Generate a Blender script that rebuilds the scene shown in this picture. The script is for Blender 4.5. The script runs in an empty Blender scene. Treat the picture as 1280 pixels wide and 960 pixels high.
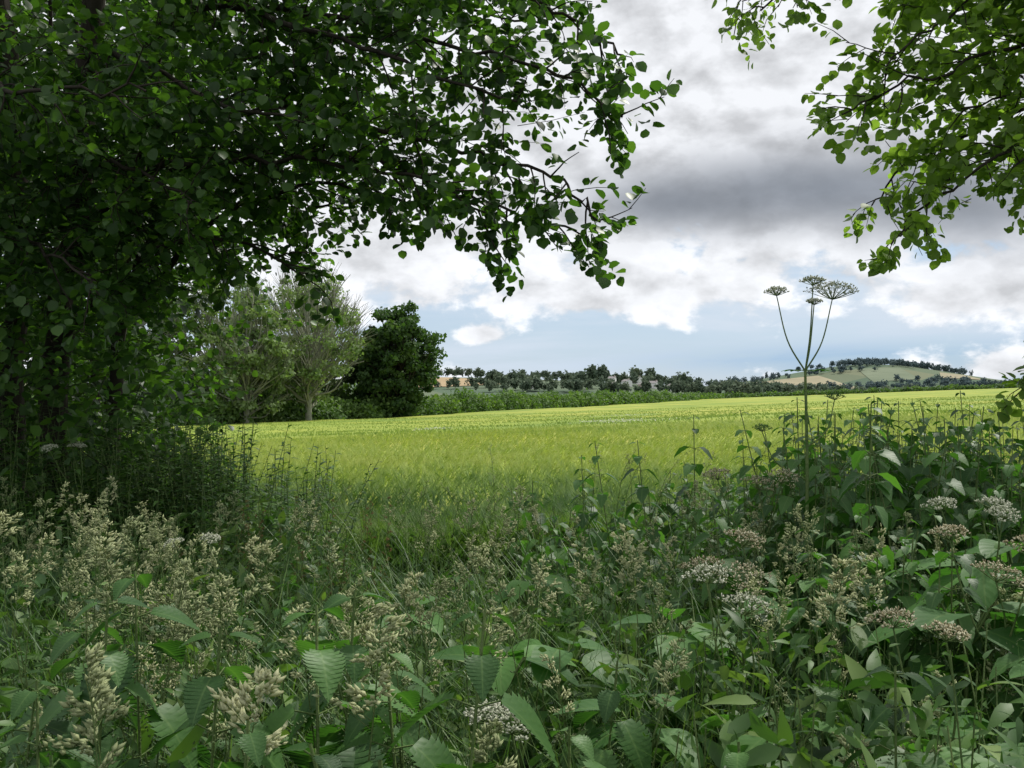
import bpy, math, random
import numpy as np
from mathutils import Vector
rng=np.random.default_rng(7); random.seed(7)
scene=bpy.context.scene
def nrm(v):
    v=np.asarray(v,float); return v/(np.linalg.norm(v,axis=-1,keepdims=True)+1e-9)
# ---------------------------------------------------------------- terrain
HX=np.array([-400,-60,-25,-12.5,20,79,160,300,900.]); HY=np.array([60,62,74,92,182,350,380,330,300.])
def far_edge(x): return np.interp(x,HX,HY)
def sstep(a,b,x):
    t=np.clip((x-a)/(b-a),0,1); return t*t*(3-2*t)
def gz(x,y):
    x=np.asarray(x,float); y=np.asarray(y,float)
    yp=np.maximum(y-5,0); 
    plane=0.036*x*sstep(3,30,y)-0.0144*yp
    plane=np.clip(plane,-9,8)
    plane=plane+0.12*np.sin(x*.11+1)*np.sin(y*.07)*sstep(10,40,y)
    b=sstep(0,160,y-far_edge(x)-8)
    z=plane*(1-b)+(-5)*b
    def G(cx,cy,sx,sy,a): return a*np.exp(-((x-cx)/sx)**2-((y-cy)/sy)**2)
    far=sstep(400,600,y)
    z=z+far*(G(-110,900,230,230,18)+G(140,1000,190,200,8)+G(630,1650,170,300,44)+G(430,1500,170,250,18)+G(900,1700,260,300,18)+G(-900,1300,500,300,25)
      +G(88,700,90,80,7)+G(200,3500,900,500,22)+G(1700,4500,900,900,42)+G(-1500,5000,1500,900,40))
    return z
# ---------------------------------------------------------------- mesh builder
class MB:
    def __init__(s): s.V=[];s.L=[];s.S=[];s.M=[];s.R=[];s.U=[];s.n=0;s.q={}
    def add(s,tpl,R,T,rnd=None,mat=0):
        tv,fl,fs,uv=tpl
        T=np.atleast_2d(T); M=len(T)
        if M==0: return
        if rnd is None: rnd=rng.random(M)
        V=np.einsum('mij,nj->mni',R,tv)+T[:,None,:]
        n=len(tv)
        L=(fl[None,:]+(np.arange(M)*n)[:,None]).ravel()+s.n
        s.V.append(V.reshape(-1,3)); s.L.append(L); s.S.append(np.tile(fs,M)); s.M.append(np.full(len(fs)*M,mat))
        s.R.append(np.repeat(rnd,n)); s.U.append(np.tile(uv[fl],(M,1)))
        s.n+=M*n
    def raw(s,V,F,mat=0,rnd=.5):
        V=np.asarray(V,float)
        fl=np.array([i for f in F for i in f]); fs=np.array([len(f) for f in F])
        s.add((V,fl,fs,np.zeros((len(V),2))),np.eye(3)[None],np.zeros((1,3)),np.array([rnd]),mat)
    def tube(s,P,r,sides=5,mat=0,rnd=.5):
        P=np.asarray(P,float); n=len(P); r=np.broadcast_to(np.asarray(r,float),(n,))
        s.q.setdefault((n,sides,mat),[]).append((P,r,rnd))
    def flushq(s):
        for (n,sides,mat),L in s.q.items():
            P=np.stack([a[0] for a in L]); r=np.stack([a[1] for a in L]); K=len(L)
            t=nrm(np.gradient(P,axis=1)); ref=np.where(np.abs(t[:,:1,2:3])<.9,np.array([0.31,.2,.93]),np.array([1,.1,0.]))
            a=nrm(np.cross(t,np.broadcast_to(ref,t.shape))); b=np.cross(t,a)
            an=np.arange(sides)*2*math.pi/sides
            V=P[:,:,None,:]+r[:,:,None,None]*(np.cos(an)[None,None,:,None]*a[:,:,None,:]+np.sin(an)[None,None,:,None]*b[:,:,None,:])
            i=np.arange(n-1)[:,None]*sides; j=np.arange(sides)[None,:]; j2=(j+1)%sides
            F=np.stack([i+j,i+j2,i+sides+j2,i+sides+j],-1).reshape(-1)
            nv=n*sides
            s.V.append(V.reshape(-1,3)); s.L.append((F[None]+(np.arange(K)*nv)[:,None]).ravel()+s.n)
            s.S.append(np.full(K*(n-1)*sides,4)); s.M.append(np.full(K*(n-1)*sides,mat)); s.R.append(np.repeat(np.array([x[2] for x in L]),nv)); s.U.append(np.zeros((K*(n-1)*sides*4,2)))
            s.n+=K*nv
        s.q={}
    def obj(s,name,mats,parent=None,smooth=True):
        s.flushq()
        V=np.concatenate(s.V);L=np.concatenate(s.L);S=np.concatenate(s.S);M=np.concatenate(s.M);R=np.concatenate(s.R);U=np.concatenate(s.U)
        me=bpy.data.meshes.new(name)
        me.vertices.add(len(V)); me.vertices.foreach_set('co',V.astype(np.float32).ravel())
        me.loops.add(len(L)); me.loops.foreach_set('vertex_index',L.astype(np.int32))
        me.polygons.add(len(S)); st=np.concatenate([[0],np.cumsum(S)[:-1]])
        me.polygons.foreach_set('loop_start',st.astype(np.int32)); me.polygons.foreach_set('loop_total',S.astype(np.int32))
        me.polygons.foreach_set('material_index',M.astype(np.int32))
        me.polygons.foreach_set('use_smooth',np.full(len(S),smooth))
        at=me.attributes.new('rnd','FLOAT','POINT'); at.data.foreach_set('value',R.astype(np.float32))
        uvl=me.uv_layers.new(name='UVMap'); uvl.data.foreach_set('uv',U.astype(np.float32).ravel())
        me.update(calc_edges=True)
        for m in mats: me.materials.append(m)
        o=bpy.data.objects.new(name,me); scene.collection.objects.link(o)
        if parent: o.parent=parent
        return o
def empty(name):
    e=bpy.data.objects.new(name,None); scene.collection.objects.link(e); return e
def frames(d,up,size,wid=None):
    d=nrm(d); x=nrm(np.cross(d,up)); z=np.cross(x,d)
    size=np.asarray(size,float)
    w=size if wid is None else wid
    return np.stack([x*w[:,None],d*size[:,None],z*size[:,None]],-1)
# ---------------------------------------------------------------- templates
def leaf_tpl(wf,n,fold=.25,droop=.15,teeth=0.):
    t=np.linspace(0,1,n+1); w=wf(t)
    if teeth: w=w*np.where(np.arange(n+1)%2==1,1+teeth,1-teeth)
    mid=np.stack([0*t,t,-droop*t*t],1)
    sh=(.03*np.where(np.arange(n+1)%2==1,-1,1)) if teeth else 0
    l=np.stack([-w,t+sh,-droop*t*t+fold*w],1); r=np.stack([w,t+sh,-droop*t*t+fold*w],1)
    V=np.concatenate([mid,l,r]); N=n+1; F=[];S=[]
    for i in range(n):
        for off,rev in((N,0),(2*N,1)):
            f=[i,i+1,off+i+1,off+i]
            if w[i]<1e-6: f=[i,i+1,off+i+1]
            elif w[i+1]<1e-6: f=[i,i+1,off+i]
            if rev: f=f[::-1]
            F+=f;S.append(len(f))
    uv=np.concatenate([np.stack([0*t+.5,t],1),np.stack([0*t,t],1),np.stack([0*t+1,t],1)])
    return (V,np.array(F),np.array(S),uv)
roundf=lambda t:.46*np.sqrt(np.clip(np.sin(np.pi*t**.85),0,1))*np.where((t<=0)|(t>=1),0,1)
ovate=lambda t:.33*np.clip(np.sin(np.pi*t**.58),0,1)**.9*(t>0)*(t<1)
broad=lambda t:.33*np.clip(np.sin(np.pi*t**.7),0,1)**.6*(t>0)*(t<1)
lance=lambda t:.16*np.clip(np.sin(np.pi*t**.6),0,1)*(t>0)*(t<1)
T_round=leaf_tpl(roundf,4,.22,.12)
T_round3=leaf_tpl(roundf,3,.2,.1)
T_nettle=leaf_tpl(ovate,26,.22,.30,.10)
T_nettle_lo=leaf_tpl(ovate,7,.22,.28,.12)
T_broad=leaf_tpl(broad,12,.18,.3)
T_lance=leaf_tpl(lance,5,.2,.35)
def blade_tpl(n,bend,w=1.):
    t=np.linspace(0,1,n+1); y=np.sin(t*bend)/bend; z=(1-np.cos(t*bend))/bend
    ww=.5*w*(1-t**2.2*.95)
    V=np.concatenate([np.stack([-ww,z,y],1),np.stack([ww,z,y],1)]); F=[]
    for i in range(n): F+=[i,n+1+i,n+2+i,i+1]
    uv=np.concatenate([np.stack([0*t,t],1),np.stack([0*t+1,t],1)])
    return (V,np.array(F),np.full(n,4),uv)
T_blade=blade_tpl(5,1.1); T_blade2=blade_tpl(5,.5)
_v=np.array([[0,0,0],[.22,.4,0],[0,.4,.22],[-.22,.4,0],[0,.4,-.22],[0,1,0.]])
_f=[[0,1,2],[0,2,3],[0,3,4],[0,4,1],[5,2,1],[5,3,2],[5,4,3],[5,1,4]]
T_spk=(_v,np.array(sum(_f,[])),np.full(8,3),np.zeros((6,2)))
T_quad=(np.array([[-.5,0,0],[.5,.1,.1],[.35,.9,-.1],[-.4,1,.15]]),np.array([0,1,2,3]),np.array([4]),np.array([[0,0],[1,0],[1,1],[0,1.]]))
# ---------------------------------------------------------------- materials
def mat(name):
    m=bpy.data.materials.new(name); m.use_nodes=True; nt=m.node_tree; nt.nodes.clear(); return m,nt
def N(nt,t,**k):
    n=nt.nodes.new(t)
    for a,b in k.items():
        if a=='inp':
            for i,v in b.items(): n.inputs[i].default_value=v
        else: setattr(n,a,b)
    return n
def ramp(nt,fac,stops):
    r=nt.nodes.new('ShaderNodeValToRGB'); e=r.color_ramp.elements
    while len(e)<len(stops): e.new(.5)
    for i,(p,c) in enumerate(stops): e[i].position=p; e[i].color=(*c,1)
    nt.links.new(fac,r.inputs[0]); return r.outputs[0]
def leafmat(name,stops,trans=.45,tcol=(1.5,1.8,.6),rough=.5,veins=0.,spec=.35):
    m,nt=mat(name); l=nt.links.new
    a=N(nt,'ShaderNodeAttribute',attribute_name='rnd')
    g=N(nt,'ShaderNodeTexCoord'); no=N(nt,'ShaderNodeTexNoise',inp={'Scale':1.3,'Detail':2.})
    l(g.outputs['Object'],no.inputs['Vector'])
    ad=N(nt,'ShaderNodeMath',operation='MULTIPLY_ADD',inp={1:.9,2:-.45}); l(no.outputs['Fac'],ad.inputs[0])
    ad2=N(nt,'ShaderNodeMath',operation='ADD',use_clamp=True); l(a.outputs['Fac'],ad2.inputs[0]); l(ad.outputs[0],ad2.inputs[1])
    col=ramp(nt,ad2.outputs[0],stops)
    p=N(nt,'ShaderNodeBsdfPrincipled',inp={'Roughness':rough,'Specular IOR Level':spec})
    if veins:
        uv=N(nt,'ShaderNodeUVMap',uv_map='UVMap'); s=N(nt,'ShaderNodeSeparateXYZ'); l(uv.outputs[0],s.inputs[0])
        ax=N(nt,'ShaderNodeMath',operation='SUBTRACT',inp={1:.5}); l(s.outputs[0],ax.inputs[0])
        ab=N(nt,'ShaderNodeMath',operation='ABSOLUTE'); l(ax.outputs[0],ab.inputs[0])
        q=N(nt,'ShaderNodeMath',operation='MULTIPLY_ADD',inp={1:-.5}); l(ab.outputs[0],q.inputs[0]); l(s.outputs[1],q.inputs[2])
        k=N(nt,'ShaderNodeMath',operation='MULTIPLY',inp={1:44.}); l(q.outputs[0],k.inputs[0])
        si=N(nt,'ShaderNodeMath',operation='SINE'); l(k.outputs[0],si.inputs[0])
        pw=N(nt,'ShaderNodeMapRange',inp={1:.88,2:1.,3:0.,4:.35}); l(si.outputs[0],pw.inputs[0])
        mr=N(nt,'ShaderNodeMapRange',inp={1:.0,2:.05,3:1.,4:0.}); l(ab.outputs[0],mr.inputs[0])
        mx=N(nt,'ShaderNodeMath',operation='MAXIMUM'); l(pw.outputs[0],mx.inputs[0]); l(mr.outputs[0],mx.inputs[1])
        f=N(nt,'ShaderNodeMath',operation='MULTIPLY',inp={1:veins}); l(mx.outputs[0],f.inputs[0])
        mc=N(nt,'ShaderNodeMix',data_type='RGBA'); l(f.outputs[0],mc.inputs[0]); l(col,mc.inputs[6]); mc.inputs[7].default_value=(.2,.3,.1,1)
        col=mc.outputs[2]
        bp=N(nt,'ShaderNodeBump',inp={'Strength':.08,'Distance':.002}); l(si.outputs[0],bp.inputs['Height']); l(bp.outputs[0],p.inputs['Normal'])
    l(col,p.inputs['Base Color'])
    t=N(nt,'ShaderNodeBsdfTranslucent'); vm=N(nt,'ShaderNodeVectorMath',operation='MULTIPLY',inp={1:tcol}); l(col,vm.inputs[0]); l(vm.outputs[0],t.inputs[0])
    mx=N(nt,'ShaderNodeMixShader',inp={0:trans}); l(p.outputs[0],mx.inputs[1]); l(t.outputs[0],mx.inputs[2])
    o=N(nt,'ShaderNodeOutputMaterial'); l(mx.outputs[0],o.inputs[0]); return m
def noisemat(name,stops,scale,rough=.9,bump=.3,bscale=None,dist=.02,detail=4.,stretch=(1,1,1)):
    m,nt=mat(name); l=nt.links.new
    g=N(nt,'ShaderNodeTexCoord'); mp=N(nt,'ShaderNodeMapping',inp={'Scale':stretch}); l(g.outputs['Object'],mp.inputs[0])
    no=N(nt,'ShaderNodeTexNoise',inp={'Scale':scale,'Detail':detail,'Roughness':.6}); l(mp.outputs[0],no.inputs['Vector'])
    col=ramp(nt,no.outputs['Fac'],stops)
    p=N(nt,'ShaderNodeBsdfPrincipled',inp={'Roughness':rough,'Specular IOR Level':.2}); l(col,p.inputs['Base Color'])
    n2=N(nt,'ShaderNodeTexNoise',inp={'Scale':bscale or scale*4,'Detail':3.}); l(mp.outputs[0],n2.inputs['Vector'])
    b=N(nt,'ShaderNodeBump',inp={'Strength':bump,'Distance':dist}); l(n2.outputs['Fac'],b.inputs['Height']); l(b.outputs[0],p.inputs['Normal'])
    o=N(nt,'ShaderNodeOutputMaterial'); l(p.outputs[0],o.inputs[0]); return m
M_alder=leafmat('alder_leaf',[(0,(.024,.058,.016)),(.5,(.044,.098,.024)),(1,(.08,.155,.035))],.45,(1.7,2.0,.55),.42)
M_shade=leafmat('shade_tone_leaf',[(0,(.014,.032,.010)),(.5,(.024,.055,.015)),(1,(.045,.09,.022))],.3,(1.5,1.8,.5),.5)  # thicket shade put into the colour: darker leaf than the alder
M_maple=leafmat('sunlit_tone_leaf',[(0,(.09,.15,.03)),(.5,(.14,.23,.045)),(1,(.22,.33,.08))],.55,(1.7,1.9,.7),.5)  # sunlit brightness of the right canopy painted into the leaf colour
M_nettle=leafmat('nettle_leaf',[(0,(.03,.08,.023)),(.5,(.052,.125,.032)),(1,(.09,.19,.05))],.3,(1.5,2,.6),.5,veins=.3)
M_broad=leafmat('broad_leaf',[(0,(.045,.12,.032)),(.5,(.068,.165,.042)),(1,(.10,.22,.055))],.35,(1.4,1.8,.6),.5,veins=.35,spec=.3)
M_under=leafmat('undergrowth_leaf',[(0,(.02,.05,.015)),(.5,(.045,.10,.026)),(1,(.09,.175,.04))],.3)
M_grass=leafmat('grass_blade',[(0,(.04,.095,.025)),(.5,(.075,.15,.038)),(1,(.15,.225,.065))],.3)
M_seed=leafmat('grass_seed',[(0,(.24,.29,.14)),(.5,(.40,.44,.23)),(1,(.62,.62,.39))],.3,(1.2,1.2,.9),.8)
M_brown=leafmat('faded_umbel',[(0,(.30,.25,.14)),(.5,(.50,.46,.31)),(1,(.68,.66,.52))],.3,(1,1,.8),.8)
M_red=leafmat('dock_seed',[(0,(.13,.08,.03)),(.5,(.2,.13,.05)),(1,(.26,.2,.08))],.2,(1,1,.8),.8)
M_stem=noisemat('green_stem',[(.3,(.07,.12,.035)),(.7,(.13,.18,.06))],20,.6)
M_umb=leafmat('umbel_flower',[(0,(.34,.38,.26)),(.5,(.5,.53,.4)),(1,(.7,.7,.6))],.3,(1,1,.95),.8)
M_bark=noisemat('bark',[(.3,(.02,.017,.013)),(.6,(.04,.034,.026)),(.8,(.07,.06,.048))],9,.9,.8,30,.02,4.,(1,1,.25))
M_oak=leafmat('oak_leaf',[(0,(.028,.065,.022)),(.5,(.05,.10,.028)),(1,(.09,.15,.04))],.35,(1.4,1.7,.5),.7)
M_ash=leafmat('ash_leaf',[(0,(.10,.16,.06)),(.5,(.16,.23,.09)),(1,(.25,.32,.16))],.4,(1.3,1.5,.6),.7)
M_hedge=leafmat('hedge_leaf',[(0,(.05,.10,.025)),(.5,(.08,.15,.035)),(1,(.13,.21,.05))],.35,(1.4,1.6,.5),.7)
M_dist=leafmat('distant_leaf',[(0,(.065,.10,.065)),(.5,(.095,.135,.085)),(1,(.135,.17,.10))],.3,(1,1,1),.9)  # slight aerial haze mixed into the colour, paler and bluer
M_distb=leafmat('haze_tint_leaf',[(0,(.055,.09,.10)),(.5,(.075,.115,.12)),(1,(.10,.14,.135))],.2,(1,1,1),.9)  # stronger bluish haze painted into the leaf colour for the far hillside
# ---------------------------------------------------------------- ground sheet
def sinhgrid(a,b,n,k):
    ua=math.asinh(a/k);ub=math.asinh(b/k); return np.sinh(np.linspace(ua,ub,n))*k
gx=sinhgrid(-5000,5000,361,12); gy=sinhgrid(-60,7500,420,12)
def sheet(name,gx,gy,zf,m,keep=None):
    X,Y=np.meshgrid(gx,gy); Z=zf(X,Y); nx=len(gx);ny=len(gy)
    V=np.stack([X,Y,Z],-1).reshape(-1,3)
    i=(np.arange(ny-1)[:,None]*nx+np.arange(nx-1)[None,:])
    if keep is not None: i=i[keep(X[:-1,:-1],Y[:-1,:-1])]
    i=i.ravel()
    F=np.stack([i,i+1,i+nx+1,i+nx],-1).ravel()
    b=MB(); b.add((V,F,np.full(len(i),4),V[:,:2]),np.eye(3)[None],np.zeros((1,3)),np.array([.5]))
    return b.obj(name,[m])
gm,nt=mat('ground_far'); l=nt.links.new
tc=N(nt,'ShaderNodeTexCoord'); no=N(nt,'ShaderNodeTexNoise',inp={'Scale':.5,'Detail':8.}); l(tc.outputs['Object'],no.inputs['Vector'])
c1=ramp(nt,no.outputs['Fac'],[(.3,(.03,.045,.018)),(.55,(.055,.07,.028)),(.75,(.085,.075,.045))])
vo=N(nt,'ShaderNodeTexVoronoi',inp={'Scale':.006}); l(tc.outputs['Object'],vo.inputs['Vector'])
sp=N(nt,'ShaderNodeSeparateColor'); l(vo.outputs['Color'],sp.inputs[0])
c2=ramp(nt,sp.outputs[0],[(0,(.07,.105,.07)),(.35,(.09,.13,.085)),(.6,(.15,.16,.10)),(.8,(.08,.115,.075)),(1,(.12,.14,.09))])  # far field patches, tinted pale and bluish to stand for distance haze
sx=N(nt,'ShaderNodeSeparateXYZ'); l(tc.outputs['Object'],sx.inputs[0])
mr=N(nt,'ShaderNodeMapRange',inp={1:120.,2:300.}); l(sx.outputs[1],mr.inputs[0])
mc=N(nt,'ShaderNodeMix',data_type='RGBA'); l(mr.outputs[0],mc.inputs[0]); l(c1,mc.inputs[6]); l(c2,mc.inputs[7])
p=N(nt,'ShaderNodeBsdfPrincipled',inp={'Roughness':1.,'Specular IOR Level':.1}); l(mc.outputs[2],p.inputs['Base Color'])
bp=N(nt,'ShaderNodeBump',inp={'Strength':.6,'Distance':.03}); l(no.outputs['Fac'],bp.inputs['Height']); l(bp.outputs[0],p.inputs['Normal'])
o=N(nt,'ShaderNodeOutputMaterial'); l(p.outputs[0],o.inputs[0])
sheet('ground',gx,gy,gz,gm)
# ---------------------------------------------------------------- barley field
bm,nt=mat('barley_canopy'); l=nt.links.new
tc=N(nt,'ShaderNodeTexCoord')
mp=N(nt,'ShaderNodeMapping',inp={'Scale':(.03,.12,1),'Rotation':(0,0,.25)}); l(tc.outputs['Object'],mp.inputs[0])
n1=N(nt,'ShaderNodeTexNoise',inp={'Scale':1.,'Detail':6.,'Roughness':.6,'Distortion':.5}); l(mp.outputs[0],n1.inputs['Vector'])
n2=N(nt,'ShaderNodeTexNoise',inp={'Scale':2.2,'Detail':5.,'Roughness':.7}); l(tc.outputs['Object'],n2.inputs['Vector'])
mm=N(nt,'ShaderNodeMix',data_type='FLOAT',inp={0:.25}); l(n1.outputs['Fac'],mm.inputs[2]); l(n2.outputs['Fac'],mm.inputs[3])
c=ramp(nt,mm.outputs[0],[(.37,(.14,.21,.035)),(.46,(.20,.265,.042)),(.54,(.26,.30,.05)),(.64,(.34,.34,.075))])
p=N(nt,'ShaderNodeBsdfPrincipled',inp={'Roughness':.85,'Specular IOR Level':.15}); l(c,p.inputs['Base Color'])
bp=N(nt,'ShaderNodeBump',inp={'Strength':.5,'Distance':.1}); l(n2.outputs['Fac'],bp.inputs['Height']); l(bp.outputs[0],p.inputs['Normal'])
o=N(nt,'ShaderNodeOutputMaterial'); l(p.outputs[0],o.inputs[0])
def bump2(x,y): return .05*np.sin(x*.9+np.sin(y*.6)*2)*np.sin(y*.5+x*.2)+.04*np.sin(x*.23+y*.31)
def near_edge(x): return 6.3+.25*np.sin(x*1.3)+.15*np.sin(x*3.1+1)+np.maximum(-x-1.2,0)*.9
def crop_keep(x,y): return (y>near_edge(x)+.35)&(y<far_edge(x)-3)&(x>-30)
cx=sinhgrid(-30,420,420,14); cy=sinhgrid(6,400,420,14)
fld=empty('barley_field')
s_=sheet('crop_canopy',cx,cy,lambda x,y:gz(x,y)+.60-.35*np.exp(-np.maximum(y-near_edge(x),0)/1.2)+bump2(x,y)*sstep(6,14,y)+.1*sstep(16,45,y),bm,crop_keep); s_.parent=fld
def ear_tpl():
    vs=[];F=[];S=[];uv=[]
    def strip(P,w,ax=np.array([1.,0,0])):
        b=len(vs)
        for i,pt in enumerate(P):
            ww=w*(1-.9*i/(len(P)-1)) if w<.004 else w
            vs.append(pt-ax*ww);vs.append(pt+ax*ww);uv.append([0,pt[2]]);uv.append([1,pt[2]])
        for i in range(len(P)-1):
            F.extend([b+2*i,b+2*i+1,b+2*i+3,b+2*i+2]);S.append(4)
    stalk=[np.array([0,.0,0.]),np.array([0,.01,.4]),np.array([0,.04,.66])]
    strip(stalk,.0035001)
    for a,z0 in((.5,.25),(2.6,.40),(4.4,.46)):
        dx=np.array([math.cos(a),math.sin(a),0]); pz=np.array([0,.02,z0])
        strip([pz,pz+dx*.04+[0,0,.12],pz+dx*.08+[0,0,.17],pz+dx*.13+[0,0,.15]],.005,np.array([-math.sin(a),math.cos(a),0]))
    e0=np.array([0,.04,.66]); e1=np.array([0,.08,.72]); e2=np.array([0,.13,.75])
    strip([e0,e1,e2],.007); strip([e0,e1,e2],.007,np.array([0,-.5,.85]))
    for k in range(5):
        a=np.array([(k-2)*.018,.16+.02*k%.03,.80+.010*((k*2)%5)])
        strip([e1 if k%2 else e0+.5*(e1-e0),a],.0022)
    return (np.array(vs),np.array(F),np.array(S),np.array(uv))
T_ear=ear_tpl()
def rotz(a,s,sz):
    c=np.cos(a);si=np.sin(a);R=np.zeros((len(a),3,3));R[:,0,0]=c*s;R[:,0,1]=-si*s;R[:,1,0]=si*s;R[:,1,1]=c*s;R[:,2,2]=sz;return R
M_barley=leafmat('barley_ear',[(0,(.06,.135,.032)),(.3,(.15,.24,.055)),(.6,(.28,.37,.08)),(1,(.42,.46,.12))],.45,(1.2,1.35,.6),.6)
b=MB()
def scatter(n,y0,y1,pw=1.):
    y=y0+(y1-y0)*rng.random(n)**pw; x=(rng.random(n)*1.36-.68)*y*1.05
    k=(y>near_edge(x))&(y<far_edge(x)-2)&(x>-30); return x[k],y[k]
def lean(x,y,n): return .6+.5*np.sin(x*.35+y*.2)+rng.normal(0,.8,n)
x,y=scatter(48000,6,30,.9); n=len(x)
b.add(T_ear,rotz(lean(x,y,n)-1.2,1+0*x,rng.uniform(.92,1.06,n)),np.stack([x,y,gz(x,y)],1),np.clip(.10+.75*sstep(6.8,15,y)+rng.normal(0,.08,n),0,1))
x=rng.uniform(-6,7,14000); y=near_edge(x)+rng.random(14000)**1.5*1.6; n=len(x)
b.add(T_ear,rotz(rng.random(n)*6.28,1.1+0*x,rng.uniform(.8,1.05,n)),np.stack([x,y,gz(x,y)],1),rng.uniform(0,.3,n))
x,y=scatter(36000,24,85,1.1); n=len(x)
T_mid=(np.array([[-.5,0,.60],[.5,0,.60],[.5,.08,.73],[-.3,.16,.755],[.1,.14,.745]]),np.array([0,1,2,4,3]),np.array([5]),np.zeros((5,2)))
w=.012+.0004*y
R=rotz(rng.normal(0,.5,n),w,rng.uniform(.96,1.02,n)); R[:,:,1]=R[:,:,1]/w[:,None]
b.add(T_mid,R,np.stack([x,y,gz(x,y)+bump2(x,y)+.01],1),np.clip(.62+rng.normal(0,.07,n),0,1))
o=b.obj('barley_ears',[M_barley],fld)
M_tan=noisemat('stubble',[(.3,(.28,.21,.12)),(.7,(.36,.27,.16))],.02)
M_tan2=noisemat('stubble_haze_tint',[(.3,(.22,.20,.13)),(.7,(.28,.25,.16))],.02)  # far stubble with haze painted in, greyer than the nearer one
M_pale=noisemat('pasture',[(.3,(.10,.13,.08)),(.7,(.14,.17,.11))],.02)  # pasture green dulled in colour for distance haze
def drape(name,c,m,h=.6):
    (x0,y0),(x1,y1),(x2,y2),(x3,y3)=c; n=24
    u,v=np.meshgrid(np.linspace(0,1,n),np.linspace(0,1,n))
    X=(x0*(1-u)+x1*u)*(1-v)+(x3*(1-u)+x2*u)*v; Y=(y0*(1-u)+y1*u)*(1-v)+(y3*(1-u)+y2*u)*v
    V=np.stack([X,Y,gz(X,Y)+h],-1).reshape(-1,3); i=(np.arange(n-1)[:,None]*n+np.arange(n-1)[None]).ravel()
    b=MB(); b.add((V,np.stack([i,i+1,i+n+1,i+n],-1).ravel(),np.full(len(i),4),V[:,:2]),np.eye(3)[None],np.zeros((1,3)),np.array([.5])); b.obj(name,[m])
drape('stubble_field',[(-78,690),(-8,730),(-40,840),(-80,870)],M_tan,.5)
drape('stubble_field',[(330,1230),(470,1240),(480,1450),(350,1440)],M_tan2)
drape('pasture_field',[(520,1330),(600,1360),(630,1500),(560,1500)],M_pale)
drape('stubble_field',[(640,1380),(720,1400),(720,1470),(680,1470)],M_tan2)
# ---------------------------------------------------------------- tree helpers
class Leaves:
    def __init__(s): s.T=[];s.D=[];s.U=[];s.S=[];s.R=[]
    def put(s,p,d,u,sz,r=None): s.T.append(p);s.D.append(d);s.U.append(u);s.S.append(sz);s.R.append(random.random() if r is None else r)
    def flush(s,mb,tpl,mat=0):
        if s.T:
            S=np.array(s.S); mb.add(tpl,frames(np.array(s.D),np.array(s.U),S),np.array(s.T),np.array(s.R),mat)
class TwigSet:
    def __init__(s): s.p=[];s.d=[];s.L=[];s.nl=[];s.sz=[]
    def add(s,p,d,L,nl,sz): s.p.append(p);s.d.append(d);s.L.append(L);s.nl.append(nl);s.sz.append(sz)
    def build(s,wood,mb,tpl,droop=.25,woodp=1.,r=.0028,mat=0):
        p=np.array(s.p);d=nrm(np.array(s.d));L=np.array(s.L);nl=np.array(s.nl);sz=np.array(s.sz);K=len(p);n=4
        P=[p]
        for i in range(n):
            d=nrm(d+nrm(rng.normal(size=(K,3)))*.22+np.array([0,0,-droop*.3])); P.append(P[-1]+d*(L/n)[:,None])
        P=np.stack(P,1)
        for k in np.nonzero(rng.random(K)<woodp)[0]: wood.tube(P[k,::2],np.array([r,r*.7,r*.4]),3)
        idx=np.repeat(np.arange(K),nl); st=np.concatenate([[0],np.cumsum(nl)[:-1]]); k=np.arange(len(idx))-np.repeat(st,nl)
        t=(k+.7)/nl[idx]*n; i=np.clip(t.astype(int),0,n-1); f=np.clip(t-i,0,1)
        q=P[idx,i]*(1-f)[:,None]+P[idx,i+1]*f[:,None]; dd=nrm(P[idx,i+1]-P[idx,i]); m=len(idx)
        side=nrm(np.cross(dd,rng.normal(size=(m,3))))
        D=nrm(dd*.5+side*.9+np.array([0,0,-.35])); U=nrm(np.array([0,0,1.])+nrm(rng.normal(size=(m,3)))*.65)
        mb.add(tpl,frames(D,U,sz[idx]*rng.uniform(.55,1.2,m)),q+side*.012,rng.random(m),mat)
def cr(P,n=6):
    P=np.asarray(P,float); Q=np.vstack([2*P[0]-P[1],P,2*P[-1]-P[-2]]); out=[]
    for i in range(1,len(Q)-2):
        for t in np.linspace(0,1,n,endpoint=False):
            a,b_,c,d=Q[i-1:i+3]; out.append(.5*((2*b_)+(-a+c)*t+(2*a-5*b_+4*c-d)*t*t+(-a+3*b_-3*c+d)*t**3))
    out.append(P[-1]); return np.array(out)
def rv(): v=rng.normal(size=3); return v/math.sqrt(v@v)
def nn(v): return v/(math.sqrt(v@v)+1e-9)
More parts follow.
